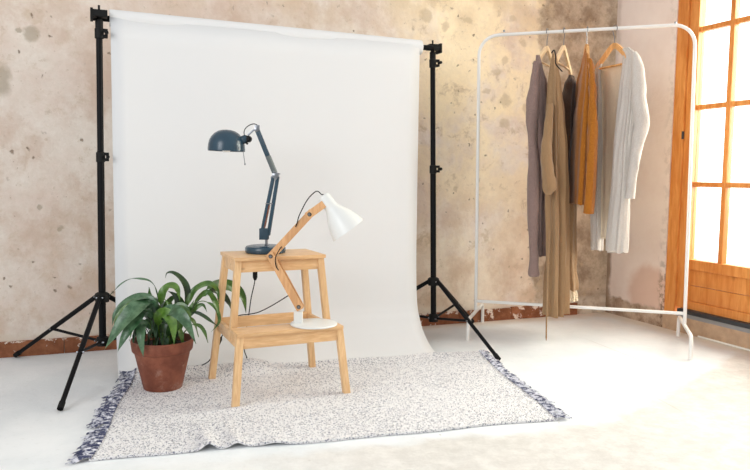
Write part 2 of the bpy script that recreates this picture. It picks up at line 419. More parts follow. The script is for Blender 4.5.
# door: fixed frame, two leaves (second unseen, added for light) of glass over a solid panel, standing on a threshold
def slab(bm, y0, y1, z0, z1, x0, x1, bev=.003): box(bm, x0, x1, min(y0, y1), max(y0, y1), z0, z1, bev)
bm = bmesh.new()
slab(bm, D0, D0-.072, .085, 2.3, XW+.005, XW+.11); slab(bm, D1, D1+.072, .085, 2.3, XW+.005, XW+.11)
slab(bm, D0-.072, D1+.072, 2.23, 2.3, XW+.005, XW+.11)
fr = struct('door_frame', bm, DWOOD); 
def leaf_door(name, ya, yb, first):
    W = ya-yb; st = .060; gw = (W-2*st); n = 4
    bm = bmesh.new()
    slab(bm, ya, ya-st, .128, 2.225, XW+.015, XW+.06); slab(bm, yb+st, yb, .128, 2.225, XW+.015, XW+.06)
    slab(bm, ya-st, yb+st, 2.12, 2.225, XW+.015, XW+.06); slab(bm, ya-st, yb+st, .128, .17, XW+.015, XW+.06)
    slab(bm, ya-st, yb+st, .335, .388, XW+.012, XW+.062)
    d = struct(name, bm, DWOOD)
    bm = bmesh.new(); slab(bm, ya-st, yb+st, .17, .252, XW+.024, XW+.05, .004); slab(bm, ya-st, yb+st, .2535, .335, XW+.024, XW+.05, .004)
    obj('lower_panel', bm, DWOOD, d)
    pw = gw/n
    for k in range(1, n):
        yy = ya-st-k*pw
        bm = bmesh.new(); slab(bm, yy+.013, yy-.013, .388, 2.12, XW+.022, XW+.055, .003); obj('mullion', bm, DWOOD, d)
    for k in range(1, 5):
        zz = .388+k*.3925-.005
        if zz > 2.1: break
        bm = bmesh.new(); slab(bm, ya-st, yb+st, zz-.0125, zz+.0125, XW+.024, XW+.053, .003); obj('glazing_bar', bm, DWOOD, d)
    for k in range(n):
        for j in range(5):
            z0 = .388+j*.3925; z1 = min(z0+.3925, 2.12)
            if z1-z0 < .05: continue
            bm = bmesh.new(); box(bm, XW+.037, XW+.041, ya-st-(k+1)*pw, ya-st-k*pw, z0, z1); obj('glass_pane', bm, GLASS, d)
    bm = bmesh.new(); slab(bm, ya-.03, yb, .104, .127, XW-.008, XW+.03, .002); obj('weather_bar', bm, METALG, d)
    bm = bmesh.new(); slab(bm, ya-.02, yb, .083, .1035, XW-.004, XW+.03, .002); obj('sill_strip', bm, GREYST, d)
    for zz in (1.03, 1.9):
        bm = bmesh.new(); rod(bm, (XW+.008, ya+.004 if first else yb-.004, zz-.02), (XW+.008, ya+.004 if first else yb-.004, zz+.02), .006); obj('hinge', bm, METALG, d)
ym = (D0+D1)/2
leaf_door('door_1', D0-.073, ym+.001, True); leaf_door('door_added', ym-.001, D1+.073, False)
bm = bmesh.new(); box(bm, XW-.004, XW+.2, D1, D0, 0, .084, .004); struct('trim_1', bm, STONE)
bm = bmesh.new(); beam(bm, (XW-.009, D0-.25, .006), (XW-.009, D1, .006), .008, .008, bev=.002); struct('trim_2', bm, WHITEW)
# crumbled mortar along the foot of the right wall and corner
def rubble(name, x0, y0, x1, y1, h, mat, sd):
    random.seed(sd); bm = bmesh.new(); n = 60; rows = []
    for k in range(n+1):
        t_ = k/n; px_ = x0+(x1-x0)*t_; py_ = y0+(y1-y0)*t_
        nx, ny = (y1-y0), -(x1-x0); l = math.hypot(nx, ny); nx /= l; ny /= l
        hh = h*(.55+.9*abs(noise.noise((t_*9, sd, 0)))); ww = .012+.02*abs(noise.noise((t_*11, sd, 3)))
        rows.append([V(px_, py_, 0), V(px_+nx*ww, py_+ny*ww, 0), V(px_+nx*ww*.7, py_+ny*ww*.7, hh*.6), V(px_+nx*.004, py_+ny*.004, hh), V(px_, py_, hh)])
    sheet(bm, rows); return struct(name, bm, mat, smooth=True)
DARKM = simple('dark_crumbled_mortar', hx(150, 120, 96), .95, var=.35, scale=40, bump=.01)
rubble('trim_3', XW, 2.93, XW, YW, .07, DARKM, 4); rubble('trim_4', XW, YW, 2.66, YW, .07, DARKM, 9)

# ------------------------------------------------------------------ backdrop: roll, sweep, stands
PROF = [(0.046, 1.40), (0.046, .8), (.048, .45), (.053, .32), (.062, .22), (.075, .175), (.092, .145), (.112, .112), (.138, .084), (.17, .058), (.207, .035), (.25, .018), (.30, .008), (.36, .003), (.45, .002), (.85, .0015)]
YB = 3.04
def paper_z(y):
    f = YB-y
    if f <= .062: return .22
    for (a, za), (b, zb) in zip(PROF[4:], PROF[5:]):
        if a <= f <= b: return za+(zb-za)*(f-a)/(b-a)
    return 0.0
bd = thing('paper_backdrop', 'wide white seamless paper backdrop hanging from its roll and sweeping onto the floor', 'backdrop', (0, 0, 0))
bm = bmesh.new(); pts = smooth_path([V(0, YB-f, z) for f, z in PROF], 5); grid = []
for p in pts:
    grid.append([V(.097+(1.430-.097)*j/24, p.y+.0035*math.sin(j*.55)*min(1, max(0, p.z-.2)*2), p.z) for j in range(25)])
vv = sheet(bm, grid)
o = obj('paper_sweep', bm, PAPER, bd); md = o.modifiers.new('thick', 'SOLIDIFY'); md.thickness = .0009; md.offset = 0
bm = bmesh.new(); lathe(bm, [(.02, -.677), (.0335, -.677), (.034, -.665), (.034, .665), (.0335, .677), (.02, .677)], 36, axisM((.772, YB-.0115, 1.399), (1, 0, -.006)))
obj('paper_roll', bm, PAPER, bd)
bm = bmesh.new(); rod(bm, (.03, YB-.012, 1.4), (1.52, YB+.0, 1.4), .012); obj('crossbar', bm, BLACK, bd)

def make_stand(label, loc, feet, H, hub, low, side, knobs, lean=0):
    t = thing('backdrop_stand', label, 'backdrop stand', loc, 0, 'backdrop stands'); LM = Matrix.Rotation(lean, 4, 'Y')
    def seg_(a, b, r): bm = bmesh.new(); rod(bm, (0, 0, a), (0, 0, b), r, 16); return bm
    obj('pole', seg_(low-.02, knobs[0], .0138), BLACK, t); obj('pole', seg_(knobs[0], H-.12, .0122), BLACK, t); obj('pole', seg_(H-.12, H-.02, .009), BLACK, t)
    bm = bmesh.new()
    lathe(bm, [(.012, hub-.022), (.026, hub-.02), (.028, hub), (.028, hub+.012), (.02, hub+.018), (.012, hub+.02)], 20); obj('hub', bm, BLACKP, t)
    bm = bmesh.new(); lathe(bm, [(.014, low-.02), (.023, low-.018), (.023, low+.016), (.014, low+.02)], 20); obj('collar', bm, BLACKP, t)
    for kz in (knobs[0], H-.10):
        bm = bmesh.new(); lathe(bm, [(.012, kz-.022), (.017, kz-.020), (.017, kz+.016), (.012, kz+.020)], 18)
        for q in (-.011, .011): box(bm, .012, .031, -.012, .012, kz+q-.006, kz+q+.006, .002)
        cl = obj('clamp', bm, BLACKP, t)
        bm = bmesh.new(); rod(bm, (.026, -.012, kz), (.026, -.034, kz), .0075, 8); obj('knob', bm, BLACKP, cl)
    bm = bmesh.new()                                       # bracket that carries the crossbar
    box(bm, -.030, .030, -.034, .012, H-.042, H-.016, .003); box(bm, -.032, -.022, -.036, .016, H-.056, H-.012, .002)
    lathe(bm, [(.01, H-.10), (.0145, H-.097), (.0145, H-.05), (.01, H-.045)], 14); rod(bm, (0, 0, H-.02), (0, 0, H+.006), .0042, 8)
    br = obj('bracket', bm, BLACKP, t)
    if side < 0: br.scale = (-1, 1, 1)
    for ch in list(t.children): ch.data.transform(LM if ch.scale.x > 0 else Matrix.Rotation(-lean, 4, 'Y'))
    for ch in [k for c_ in t.children for k in c_.children]: ch.data.transform(LM)
    for fx, fy in feet:
        d = V(fx-loc[0], fy-loc[1], 0); u = d.normalized(); a = u*.026+V(0, 0, hub); b = d+V(0, 0, .010)
        mid = a+(b-a)*.53
        bm = bmesh.new(); tube(bm, [a, mid], .0098, 12); 
        tube(bm, [mid, b], .0086, 12); lg = obj('leg', bm, BLACK, t)
        bm = bmesh.new(); tube(bm, [b-(b-a).normalized()*.03, b], .0105, 12); obj('rubber_foot', bm, RUBBER, lg)
        bm = bmesh.new(); rod(bm, u*.022+V(0, 0, low), mid, .0062, 8); obj('brace', bm, BLACK, t)
        for q in (mid, u*.027+V(0, 0, low), a):
            s = V(-u.y, u.x, 0); bm = bmesh.new(); rod(bm, q-s*.014, q+s*.014, .0035, 8); obj('rivet', bm, CHROME, lg)
    return t
make_stand('black tripod backdrop stand left of the white paper, behind the potted plant', (.045, 3.0, 0), [(-.098, 2.527), (-.300, 3.345), (.511, 3.13)], 1.437, .303, .124, 1, (.86,), .008)
make_stand('black tripod backdrop stand right of the white paper, beside the clothes rack', (1.569, 3.07, 0), [(1.645, 2.592), (1.945, 3.340), (1.112, 3.25)], 1.437, .289, .107, -1, (.835,), -.025)

# ------------------------------------------------------------------ rug
FL_, FR_, BR_, BL_ = V(-.010, 2.050, 0), V(1.424, 1.880, 0), V(1.628, 2.735, 0), V(.152, 2.835, 0)
def gs(x, s): return math.exp(-(x/s)**2)
def rug_top(x, y, v):
    h = .008 + .0016*noise.noise((x*9, y*9, 0)) + .003*max(0, noise.noise((x*3.1, y*5, 4)))
    e = v                                                   # 0 at the front edge, 1 at the back
    h += (.020*gs(x-.312, .022)+.015*gs(x-.392, .024)+.008*gs(x-.50, .035))*gs(e, .16)
    h += .046*gs(x-.60, .10)*gs(y-2.80, .07) + .010*gs(x-.85, .12)*gs(y-2.80, .05)
    h += .007*gs(y-(2.335+.06*(x-.5)), .022)*gs(x-.52, .26)+.005*gs(y-(2.21+.1*(x-.4)), .03)*gs(x-.35, .2)
    h += .006*gs(y-(2.42-.3*(x-1.1)), .03)*gs(x-1.12, .15)
    h += .004*gs(y-(2.5+.1*x), .02)*gs(x-.35, .12)
    return max(h, paper_z(y)+.0085)
def rug_pt(u, v):
    p = FL_*(1-u)*(1-v)+FR_*u*(1-v)+BR_*u*v+BL_*(1-u)*v
    p = p.copy(); p.y += .006*math.sin(u*9)+.004*math.sin(u*23+1); p.x += .006*math.sin(v*8)
    return p
bm = bmesh.new(); NU, NV = 220, 110; top = []; bot = []
for j in range(NV+1):
    v = j/NV; rt_ = []; rb_ = []
    for i in range(NU+1):
        p = rug_pt(i/NU, v); z = rug_top(p.x, p.y, v); rt_.append(bm.verts.new((p.x, p.y, z))); rb_.append(bm.verts.new((p.x, p.y, max(z-.007, .0008))))
    top.append(rt_); bot.append(rb_)
for j in range(NV):
    for i in range(NU):
        bm.faces.new((top[j][i], top[j][i+1], top[j+1][i+1], top[j+1][i])); bm.faces.new((bot[j][i], bot[j+1][i], bot[j+1][i+1], bot[j][i+1]))
for i in range(NU):
    bm.faces.new((top[0][i], bot[0][i], bot[0][i+1], top[0][i+1])); bm.faces.new((top[NV][i], top[NV][i+1], bot[NV][i+1], bot[NV][i]))
for j in range(NV):
    bm.faces.new((top[j][0], top[j+1][0], bot[j+1][0], bot[j][0])); bm.faces.new((top[j][NU], bot[j][NU], bot[j+1][NU], top[j+1][NU]))
rug = thing('rug', 'white rug with navy speckled weave and fringed ends under the stool', 'rug', (0, 0, 0))
obj('weave', bm, RUGM, rug)
def fringe(u, sgn, sd, L0, mat):
    random.seed(sd); bm = bmesh.new(); nt = 58
    for k in range(nt):
        v = (k+.5)/nt; p = rug_pt(u, v); q = rug_pt(1-u, v); d = (p-q).normalized(); z0 = rug_top(p.x, p.y, v)
        lean = random.uniform(-.5, .5)+ (.25 if sgn < 0 else -.2)
        L = L0*random.uniform(.75, 1.15)
        for s in range(6):
            a = lean+random.uniform(-.16, .16); dd = V(d.x*math.cos(a)-d.y*math.sin(a), d.x*math.sin(a)+d.y*math.cos(a), 0)
            off = V(0, 1, 0)*random.uniform(-.005, .005); l = L*random.uniform(.8, 1.1)
            pts_ = []
            for i in range(5):
                t_ = i/4; b_ = p-d*.006+off+dd*l*t_+V(-dd.y, dd.x, 0)*random.uniform(-.004, .004)*(i > 0)
                gz = paper_z(b_.y) if b_.x > .09 and b_.x < 1.44 else 0
                z_ = max(gz+.003, z0*(1-t_)**1.5+gz*.0+.003+random.uniform(0, .006)*t_+.006*math.sin(t_*PI))
                pts_.append(V(b_.x, b_.y, z_))
            tube(bm, pts_, [.0024, .0022, .002, .0018, .001], 5)
    o = obj('fringe', bm, mat, rug); o['kind'] = 'stuff'; return o
fringe(0, -1, 3, .062, FRM); fringe(1, 1, 5, .05, FRM2)

# ------------------------------------------------------------------ step stool
st = thing('step_stool', 'light bamboo two-step stool standing on the speckled rug', 'step stool', (.657, 2.366, .009), .056)
ZT, ZL = .495, .248
bm = bmesh.new()
box(bm, -.172, .172, .126, .35, ZT-.013, ZT, .002)
obj('top_step', bm, BAMX, st)
bm = bmesh.new(); box(bm, -.195, .195, .004, .112, ZL-.012, ZL, .002); obj('lower_step', bm, BAMX, st)
for s in (-1, 1):
    bm = bmesh.new(); beam(bm, (s*.205, -.004, 0), (s*.183, .020, ZL-.012), .025, .021, hint=(0, 1, 0), ends=1); obj('leg', bm, BAMZ, st)
    bm = bmesh.new(); beam(bm, (s*.206, .356, 0), (s*.155, .330, ZT-.013), .025, .021, hint=(0, 1, 0), ends=1); obj('leg', bm, BAMZ, st)
    bm = bmesh.new(); beam(bm, (s*.182, .126, ZL-.046), (s*.156, .146, ZT-.013), .024, .021, hint=(0, 1, 0), ends=1); obj('upper_leg', bm, BAMZ, st)
    bm = bmesh.new(); beam(bm, (s*.1865, .034, ZL-.033), (s*.1795, .342, ZL-.033), .014, .041, bev=.001); obj('side_rail', bm, BAMX, st)
    bm = bmesh.new(); beam(bm, (s*.158, .158, ZT-.034), (s*.158, .322, ZT-.034), .014, .041, bev=.001); obj('side_rail', bm, BAMX, st)
for y, z, w in ((.018, ZL-.033, .172), (.338, ZL-.027, .172), (.146, ZT-.034, .148), (.330, ZT-.034, .148)):
    bm = bmesh.new(); box(bm, -w, w, y-.007, y+.007, z-.021, z+.021, .001); obj('apron', bm, BAMX, st)

# ------------------------------------------------------------------ blue desk lamp (local x = across, y = away, z = up)
bl = thing('desk_lamp', 'blue-grey metal architect desk lamp with dome shade on the top step', 'desk lamp', (.621, 2.622, .504), -yaw)
bm = bmesh.new(); lathe(bm, [(.068, 0), (.0745, .002), (.076, .008), (.076, .019), (.072, .025), (.062, .0275), (.001, .028)], 40); obj('base', bm, BLUE, bl)
bm = bmesh.new(); rod(bm, (.004, 0, .02), (.004, 0, .058), .0055); lathe(bm, [(.009, .0), (.011, .006), (.006, .012)], 16, Matrix.Translation((.004, 0, .02))); obj('stem', bm, CHROME, bl)
bm = bmesh.new()
box(bm, -.022, .012, -.013, -.009, .05, .092, .001); box(bm, -.022, .012, .009, .013, .05, .092, .001); box(bm, -.02, .01, -.011, .011, .050, .056, .001)
for px_, pz in ((-.013, .060), (.006, .062), (-.006, .082), (.008, .085)): rod(bm, (px_, -.017, pz), (px_, .017, pz), .0036, 10)
obj('bracket', bm, BLUE, bl)
E1 = V(.038, 0, .292); T1 = V(-.032, 0, .462)
for x0, x1, nm in ((-.015, .030, 'lower_arm'), (.011, .046, 'lower_arm')):
    for yy in (-.007, .007):
        bm = bmesh.new(); beam(bm, (x0, yy, .066), (x1, yy, .288), .0125, .0035, hint=(0, 1, 0), bev=.001); obj(nm, bm, BLUE, bl)
def spring(bm, a, b, r, turns, wr):
    a = Vector(a); b = Vector(b); s, t = frame_of(b-a); n = turns*8
    tube(bm, [a+(b-a)*i/n+(s*math.cos(2*PI*i/8)+t*math.sin(2*PI*i/8))*r for i in range(n+1)], wr, 5)
for yy in (-.012, .012):
    bm = bmesh.new(); spring(bm, (-.004, yy*.4, .095), (.014, yy*.4, .180), .0035, 22, .0012); obj('spring', bm, COPPER, bl)
bm = bmesh.new(); rod(bm, (.002, -.012, .186), (.028, -.012, .186), .0022, 8); rod(bm, (.014, 0, .178), (.017, 0, .19), .002, 8); obj('spring_pin', bm, CHROME, bl)
bm = bmesh.new(); lathe(bm, [(.004, -.014), (.012, -.012), (.0125, .012), (.004, .014)], 20, axisM(E1, (0, 1, 0)))
for a_, b_ in ((-.008, -.004), (.012, .006), (-.004, .014), (.004, -.012)): rod(bm, E1+V(a_, -.018, b_), E1+V(a_, .018, b_), .0036, 10)
box(bm, E1.x-.018, E1.x-.004, -.005, .005, E1.z-.014, E1.z-.004, .001)
obj('elbow_joint', bm, CHROME, bl)
bm = bmesh.new()
for off in (-.004, .0045):
    o_ = V(off, 0, off*.45)
    for yy in (-.0055, .0055): beam(bm, E1+o_+V(0, yy, 0), T1+o_+V(0, yy, 0), .008, .0035, hint=(0, 1, 0), bev=.0008)
obj('upper_arm', bm, BLUE, bl)
bm = bmesh.new(); dv = (T1-E1)
rod(bm, E1+dv*.06+V(.002, -.008, 0), E1+dv*.42+V(.002, -.008, 0), .0085, 12); rod(bm, E1+dv*.06+V(.002, .008, 0), E1+dv*.42+V(.002, .008, 0), .0085, 12)
obj('spring_sleeve', bm, simple('grey_sleeve', (.10, .12, .12), .4), bl)
bm = bmesh.new()
lathe(bm, [(.003, -.013), (.0095, -.011), (.0095, .011), (.003, .013)], 18, axisM(T1, (0, 1, 0)))
box(bm, T1.x-.008, T1.x+.010, -.004, .004, T1.z-.006, T1.z+.016, .001)
beam(bm, T1+V(-.002, 0, .006), T1+V(-.034, 0, -.022), .006, .007, bev=.001)
obj('top_joint', bm, CHROME, bl)
SC = V(-.146, 0, .380); TI = V(.02, 0, 1).normalized()
R_ = .0685
shp = [(R_, 0), (R_*1.003, .01), (R_*.985, .024), (R_*.93, .040), (R_*.82, .054), (R_*.66, .066), (R_*.46, .0745), (R_*.24, .0785), (.001, .080)]
inn = [(r*.965 if r > .002 else .001, z-.0018) for r, z in shp]; inn[0] = (R_*.97, .0)
bm = bmesh.new(); lathe(bm, list(reversed(inn))+shp, 44, axisM(SC, TI), False, False); sh = obj('lamp_shade', bm, BLUE, bl)
bm = bmesh.new(); lathe(bm, [(.001, -.004), (.012, -.002), (.021, .008), (.025, .022), (.021, .036), (.013, .046), (.013, .06), (.001, .061)], 24, axisM(SC, TI)); obj('bulb', bm, BULB, sh)
bm = bmesh.new(); nk = SC+V(.052, 0, .040)
lathe(bm, [(.010, 0), (.015, .004), (.0165, .02), (.013, .028), (.004, .03)], 20, axisM(nk, (.9, 0, .25)))
obj('socket', bm, BLUE, sh)
bm = bmesh.new(); lathe(bm, [(.004, -.013), (.0125, -.011), (.0125, .011), (.004, .013)], 18, axisM(nk+V(.030, 0, .006), (0, 1, 0))); rod(bm, nk+V(.030, -.02, .006), nk+V(.030, .02, .006), .005, 10); 
rod(bm, nk+V(.024, -.012, -.006), nk+V(.03, -.012, -.014), .004, 8); obj('swivel', bm, BLACKP, bl)
bm = bmesh.new(); rod(bm, SC+V(.064, -.012, .006), SC+V(.073, -.02, -.048), .0013, 8); lathe(bm, [(.001, -.004), (.0028, -.002), (.0028, .002), (.001, .004)], 8, Matrix.Translation(SC+V(.073, -.02, -.048))); obj('switch_stick', bm, CHROME, sh)
bm = bmesh.new(); tube(bm, smooth_path([nk+V(.018, 0, .012), nk+V(.014, 0, .03), nk+V(.020, 0, .046), T1+V(-.026, 0, .016), T1+V(-.008, 0, .020), T1+V(.006, 0, .010), T1+V(.004, .008, -.01)], 6), .0017, 8); obj('cable_loop', bm, BLACKP, bl)
# cord down the back of the stool: switch hanging below the top step, end on the floor behind the rug hump
def loc_pts(o, pts):
    mi = (Matrix.Translation(o.location) @ Matrix.Rotation(o.rotation_euler.z, 4, 'Z')).inverted(); return [mi @ Vector(p) for p in pts]
CORD1 = [(.635, 2.698, .508), (.63, 2.735, .508), (.62, 2.765, .49), (.615, 2.77, .42)]
CORD2 = [(.614, 2.77, .385), (.610, 2.77, .359), (.598, 2.77, .307), (.590, 2.775, .243), (.580, 2.785, .17), (.575, 2.80, .099), (.586, 2.80, .060), (.590, 2.825, .052)]
bm = bmesh.new(); tube(bm, loc_pts(bl, smooth_path(CORD1, 6)), .0019, 8); obj('power_cord', bm, BLACKP, bl); bm = bmesh.new(); tube(bm, loc_pts(bl, smooth_path(CORD2, 6)), .0021, 8); obj('power_cord', bm, BLACKP, bl)
bm = bmesh.new(); a_, b_, c_, d_ = loc_pts(bl, [(.614, 2.77, .426), (.614, 2.77, .418), (.614, 2.77, .390), (.614, 2.77, .378)])
tube(bm, [a_, b_, c_, d_], [.006, .0095, .0095, .005], 10); obj('cord_switch', bm, BLACKP, bl)

# ------------------------------------------------------------------ white lamp with beech arms
wl = thing('desk_lamp', 'white bell-shaded desk lamp with jointed beech arms on the lower step', 'desk lamp', (.754, 2.430, .2575), -yaw)
bm = bmesh.new(); lathe(bm, [(.082, 0), (.085, .001), (.0855, .004), (.084, .0065), (.078, .0075), (.001, .0078)], 48); obj('base', bm, WHITEM, wl)
bm = bmesh.new(); box(bm, -.072, -.041, -.012, .012, .006, .050, .003); obj('bracket', bm, WHITEM, wl)
P0 = V(-.053, 0, .068); P1 = V(-.154, 0, .250); P2 = V(-.016, 0, .402); P3 = V(.036, 0, .440)
def plank(a, b, w, t, y, ea=.012, eb=.012):
    d = (b-a).normalized(); bm = bmesh.new(); beam(bm, a-d*ea+V(0, y, 0), b+d*eb+V(0, y, 0), t, w, hint=d.cross(V(0, 1, 0)), bev=.0018); return bm
for y in (-.018, .018): obj('lower_arm', plank(P0, P1, .027, .008, y), BEECH, wl)
obj('middle_arm', plank(P1, P2, .027, .020, 0), BEECH, wl)
for y in (-.018, .018): obj('head_arm', plank(P2, P3, .027, .008, y, .012, 0), BEECH, wl)
for p in (P0, P1, P2):
    bm = bmesh.new(); rod(bm, p+V(0, -.024, 0), p+V(0, .026, 0), .0035, 10)
    lathe(bm, [(.001, -.002), (.0062, -.002), (.0075, 0), (.0075, .002)], 16, axisM(p+V(0, -.0235, 0), (0, 1, 0)))
    obj('bolt', bm, simple('dark_bolt', (.10, .09, .08), .35, metal=.8), wl)
    bm = bmesh.new(); lathe(bm, [(.001, -.003), (.004, -.003), (.0045, 0)], 12, axisM(p+V(0, -.0255, 0), (0, 1, 0))); obj('bolt_cap', bm, CHROME, wl)
AX = V(.60, 0, -.80); C0 = V(.0295, 0, .4685)
shp = [(.001, 0), (.016, .0), (.0215, .003), (.0235, .010), (.024, .048), (.0255, .056), (.031, .066), (.040, .082), (.049, .098), (.0565, .118), (.062, .136), (.0665, .155)]
inn = [(max(.001, r-.002), z+.002 if i < 4 else z) for i, (r, z) in enumerate(shp)]
bm = bmesh.new(); lathe(bm, shp+list(reversed(inn)), 44, axisM(C0, AX), False, False); sh = obj('lamp_shade', bm, WHITEM, wl)
bm = bmesh.new(); lathe(bm, [(.001, .03), (.012, .04), (.014, .06), (.024, .085), (.026, .105), (.018, .120), (.001, .126)], 20, axisM(C0, AX)); obj('bulb', bm, BULB, sh)
bm = bmesh.new(); tube(bm, smooth_path([P2+V(-.05, -.014, -.046), P2+V(-.044, -.014, -.030), P2+V(-.036, -.022, -.004), P2+V(-.010, -.02, .048), P2+V(.014, -.012, .076), P2+V(.028, -.006, .082), P2+V(.042, 0, .070), C0+V(.002, 0, .006)], 6), .0019, 8)
obj('cable', bm, BLACKP, wl); bm = bmesh.new(); tube(bm, smooth_path([P1+V(.038, -.012, .034), P1+V(.030, -.022, .022), P1+V(.018, -.026, -.006), P1+V(.020, -.026, -.034), P1+V(.030, -.02, -.052)], 6), .0017, 8)
obj('cable', bm, BLACKP, wl)
bm = bmesh.new()
full = smooth_path([(.663, 2.448, .366), (.650, 2.52, .335), (.633, 2.60, .300), (.621, 2.68, .271), (.612, 2.735, .253), (.587, 2.765, .243), (.545, 2.765, .239), (.512, 2.768, .215), (.492, 2.775, .175), (.481, 2.79, .149), (.473, 2.79, .13), (.451, 2.80, .081), (.433, 2.81, .052), (.404, 2.825, .034)], 6)
tube(bm, loc_pts(wl, full), .0021, 8); obj('power_cord', bm, BLACKP, wl)
bm = bmesh.new(); a_, b_ = loc_pts(wl, [(.482, 2.789, .153), (.462, 2.791, .112)]); tube(bm, [a_, a_+(b_-a_)*.2, a_+(b_-a_)*.8, b_], [.004, .0085, .0085, .004], 10); obj('cord_switch', bm, BLACKP, wl)

# ------------------------------------------------------------------ potted plant (local x = across, y = away, z = up)
pt = thing('potted_peace_lily', 'leafy green peace lily in a terracotta pot beside the step stool', 'potted plant', (.246, 2.665, .009), -yaw)
bm = bmesh.new()
lathe(bm, [(.066, 0), (.069, .003), (.0985, .132), (.1005, .139), (.1050, .141), (.108, .145), (.1125, .180), (.1115, .184), (.107, .184), (.1035, .178), (.0985, .154), (.001, .154)], 48, None, True, True)
obj('pot', bm, POT, pt)
bm = bmesh.new(); rows = []
for i in range(7):
    r = .099*i/6+.0005
    rows.append([V(r*math.cos(a), r*math.sin(a), .158+.006*noise.noise((r*60*math.cos(a), r*60*math.sin(a), 1))) for a in [2*PI*k/28 for k in range(29)]])
sheet(bm, rows); obj('soil', bm, SOIL, pt)
SC_ = 1/271.0
PO = V(.246, 2.665, .009); FH = V(math.sin(yaw), math.cos(yaw), 0); RH = V(math.cos(yaw), -math.sin(yaw), 0)
def L3(px_, py_, d):                                        # a point of the plant d behind the pot's middle, in the plant's own axes
    v = fwd*707.455+r2*(px_-375)-u2*(py_-235); c = V(0, 0, .8)
    q = c+v*(((PO-c).dot(FH)+d)/v.dot(FH)) - PO
    return V(q.dot(RH), d, q.z)
def leaf(path, w, mat, t0=.35, nrm=(0, -1, .6), droop=0.0, curl=.22, sharp=1.6, n=18):
    P = smooth_path(path, 8); tot = [0]
    for a, b in zip(P, P[1:]): tot.append(tot[-1]+(b-a).length)
    L = tot[-1]; bm = bmesh.new(); N = Vector(nrm).normalized()
    stem = [p for p, q in zip(P, tot) if q <= L*t0+.004]
    if len(stem) > 1: tube(bm, stem, [.0026-.001*i/len(stem) for i in range(len(stem))], 6)
    rows = []
    for p, q, i in zip(P, tot, range(len(P))):
        if q < L*t0-.001: continue
        t = (q-L*t0)/(L*(1-t0)); t = max(0, min(1, t))
        d = (P[min(i+1, len(P)-1)]-P[max(i-1, 0)]).normalized(); s = d.cross(N)
        if s.length < 1e-4: s = V(1, 0, 0)
        s.normalize(); nn = s.cross(d).normalized()
        ww = w/2*(math.sin(PI*min(1, t**.78))**.85)*(1-.15*t)
        if t > .55: ww *= (1-((t-.55)/.45)**2*.45)
        ww = max(ww, .0006); row = []
        for k in range(-4, 5):
            f = k/4; row.append(p+s*(ww*f)+nn*(abs(f)**1.5*curl*ww+.0016*math.sin(t*16+f*2)*abs(f)))
        rows.append(row)
    if len(rows) > 1: sheet(bm, rows)
    o = obj('leaf', bm, mat, pt, normals=False); return o
px = lambda *a: [L3(*p) for p in a]
K = 271.0
root = (160, 336, 0)
def lf(pts_, wpx, mat, t0=.35, nrm=(0, -1, .5), **k): leaf(px(*pts_), wpx*.80/K, mat, t0, nrm, **k)
lf([(157, 338, .0), (158, 310, -.01), (157, 293, -.02), (152, 283, -.03), (143, 279.3, -.04), (131, 279, -.05), (120, 285, -.06), (110, 295, -.06)], 4.5, LEAFD, .42, (0, -.3, 1))
lf([(176, 338, 0), (182, 318, .01), (187, 299, .02), (186.5, 287, .02), (181, 278, .01), (173, 272.5, 0), (167, 273, 0), (165.5, 278, 0)], 8.5, LEAFK, .38, (.5, -1, .3))
lf([(154, 336, .0), (157, 312, -.03), (152, 299, -.05), (140, 297, -.07), (126, 302, -.09), (115, 314, -.10), (112, 328, -.10)], 13, LEAFD, .30, (0, -.6, 1))
lf([(155, 336, 0), (154, 312, -.04), (148, 302, -.07), (138, 307, -.11), (125, 320, -.14), (114, 335, -.15), (104, 350, -.15)], 23, LEAFD, .25, (-.3, -1, .55))
lf([(155, 336, 0), (150, 316, -.05), (143, 310, -.09), (134, 322, -.13), (124, 338, -.16), (117, 353, -.16)], 17, LEAFD, .25, (-.1, -1, .4))
lf([(156, 336, 0), (150, 318, .0), (142, 306, .0), (130, 306, .0), (119, 318, -.01), (113, 335, -.01)], 14, LEAFG, .3, (-.4, -1, .3))
lf([(152, 338, -.03), (147, 326, -.07), (142, 326, -.10), (141, 338, -.125), (143.5, 358, -.13)], 12, LEAFD, .22, (0, -1, .1))
lf([(160, 338, 0), (158, 324, -.04), (160, 315, -.07), (167, 314, -.09), (173, 325, -.10), (174, 345, -.10)], 15, LEAFB, .22, (.2, -1, .5))
lf([(164, 338, 0), (164, 320, -.05), (169, 311, -.08), (178, 313, -.11), (187, 324, -.13), (196, 344, -.13)], 17, LEAFD, .22, (.3, -1, .6))
lf([(176, 336, .0), (184, 312, .01), (190, 297, .02), (199, 287, .02), (209, 284, .02), (217, 290, .02), (219, 304, .02)], 12, LEAFG, .32, (.2, -.6, 1))
lf([(178, 336, .0), (190, 310, .01), (200, 296, .01), (208, 293, .01), (214, 300, .0), (218, 312, .0), (218.5, 324, .0)], 9, LEAFG, .42, (1, -.8, .2))
lf([(178, 336, .04), (192, 308, .10), (207, 289, .16), (220, 285, .22), (233, 287, .26), (243, 297, .28), (246, 313, .28)], 17, LEAFG, .45, (.4, -1, .5))
lf([(176, 336, .04), (194, 306, .10), (210, 291, .14), (221, 293, .17), (229, 303, .18), (233, 314, .18)], 9, LEAFK, .55, (.4, -1, .2))
lf([(176, 336, .0), (184, 318, -.02), (194, 312.5, -.03), (203, 315.5, -.04), (212, 322, -.04), (219, 327, -.04)], 5, LEAFK, .5, (.3, -1, .5))
lf([(178, 336, .0), (188, 316, .0), (199, 302, .0), (209, 303, .0), (217, 310, .0), (219, 322, 0), (211, 332, 0)], 5, LEAFG, .55, (.3, -1, .5))
lf([(180, 338, .0), (190, 326, -.02), (198, 325, -.03), (204, 331, -.04), (208, 343, -.04)], 5, LEAFG, .45, (.5, -1, .2))
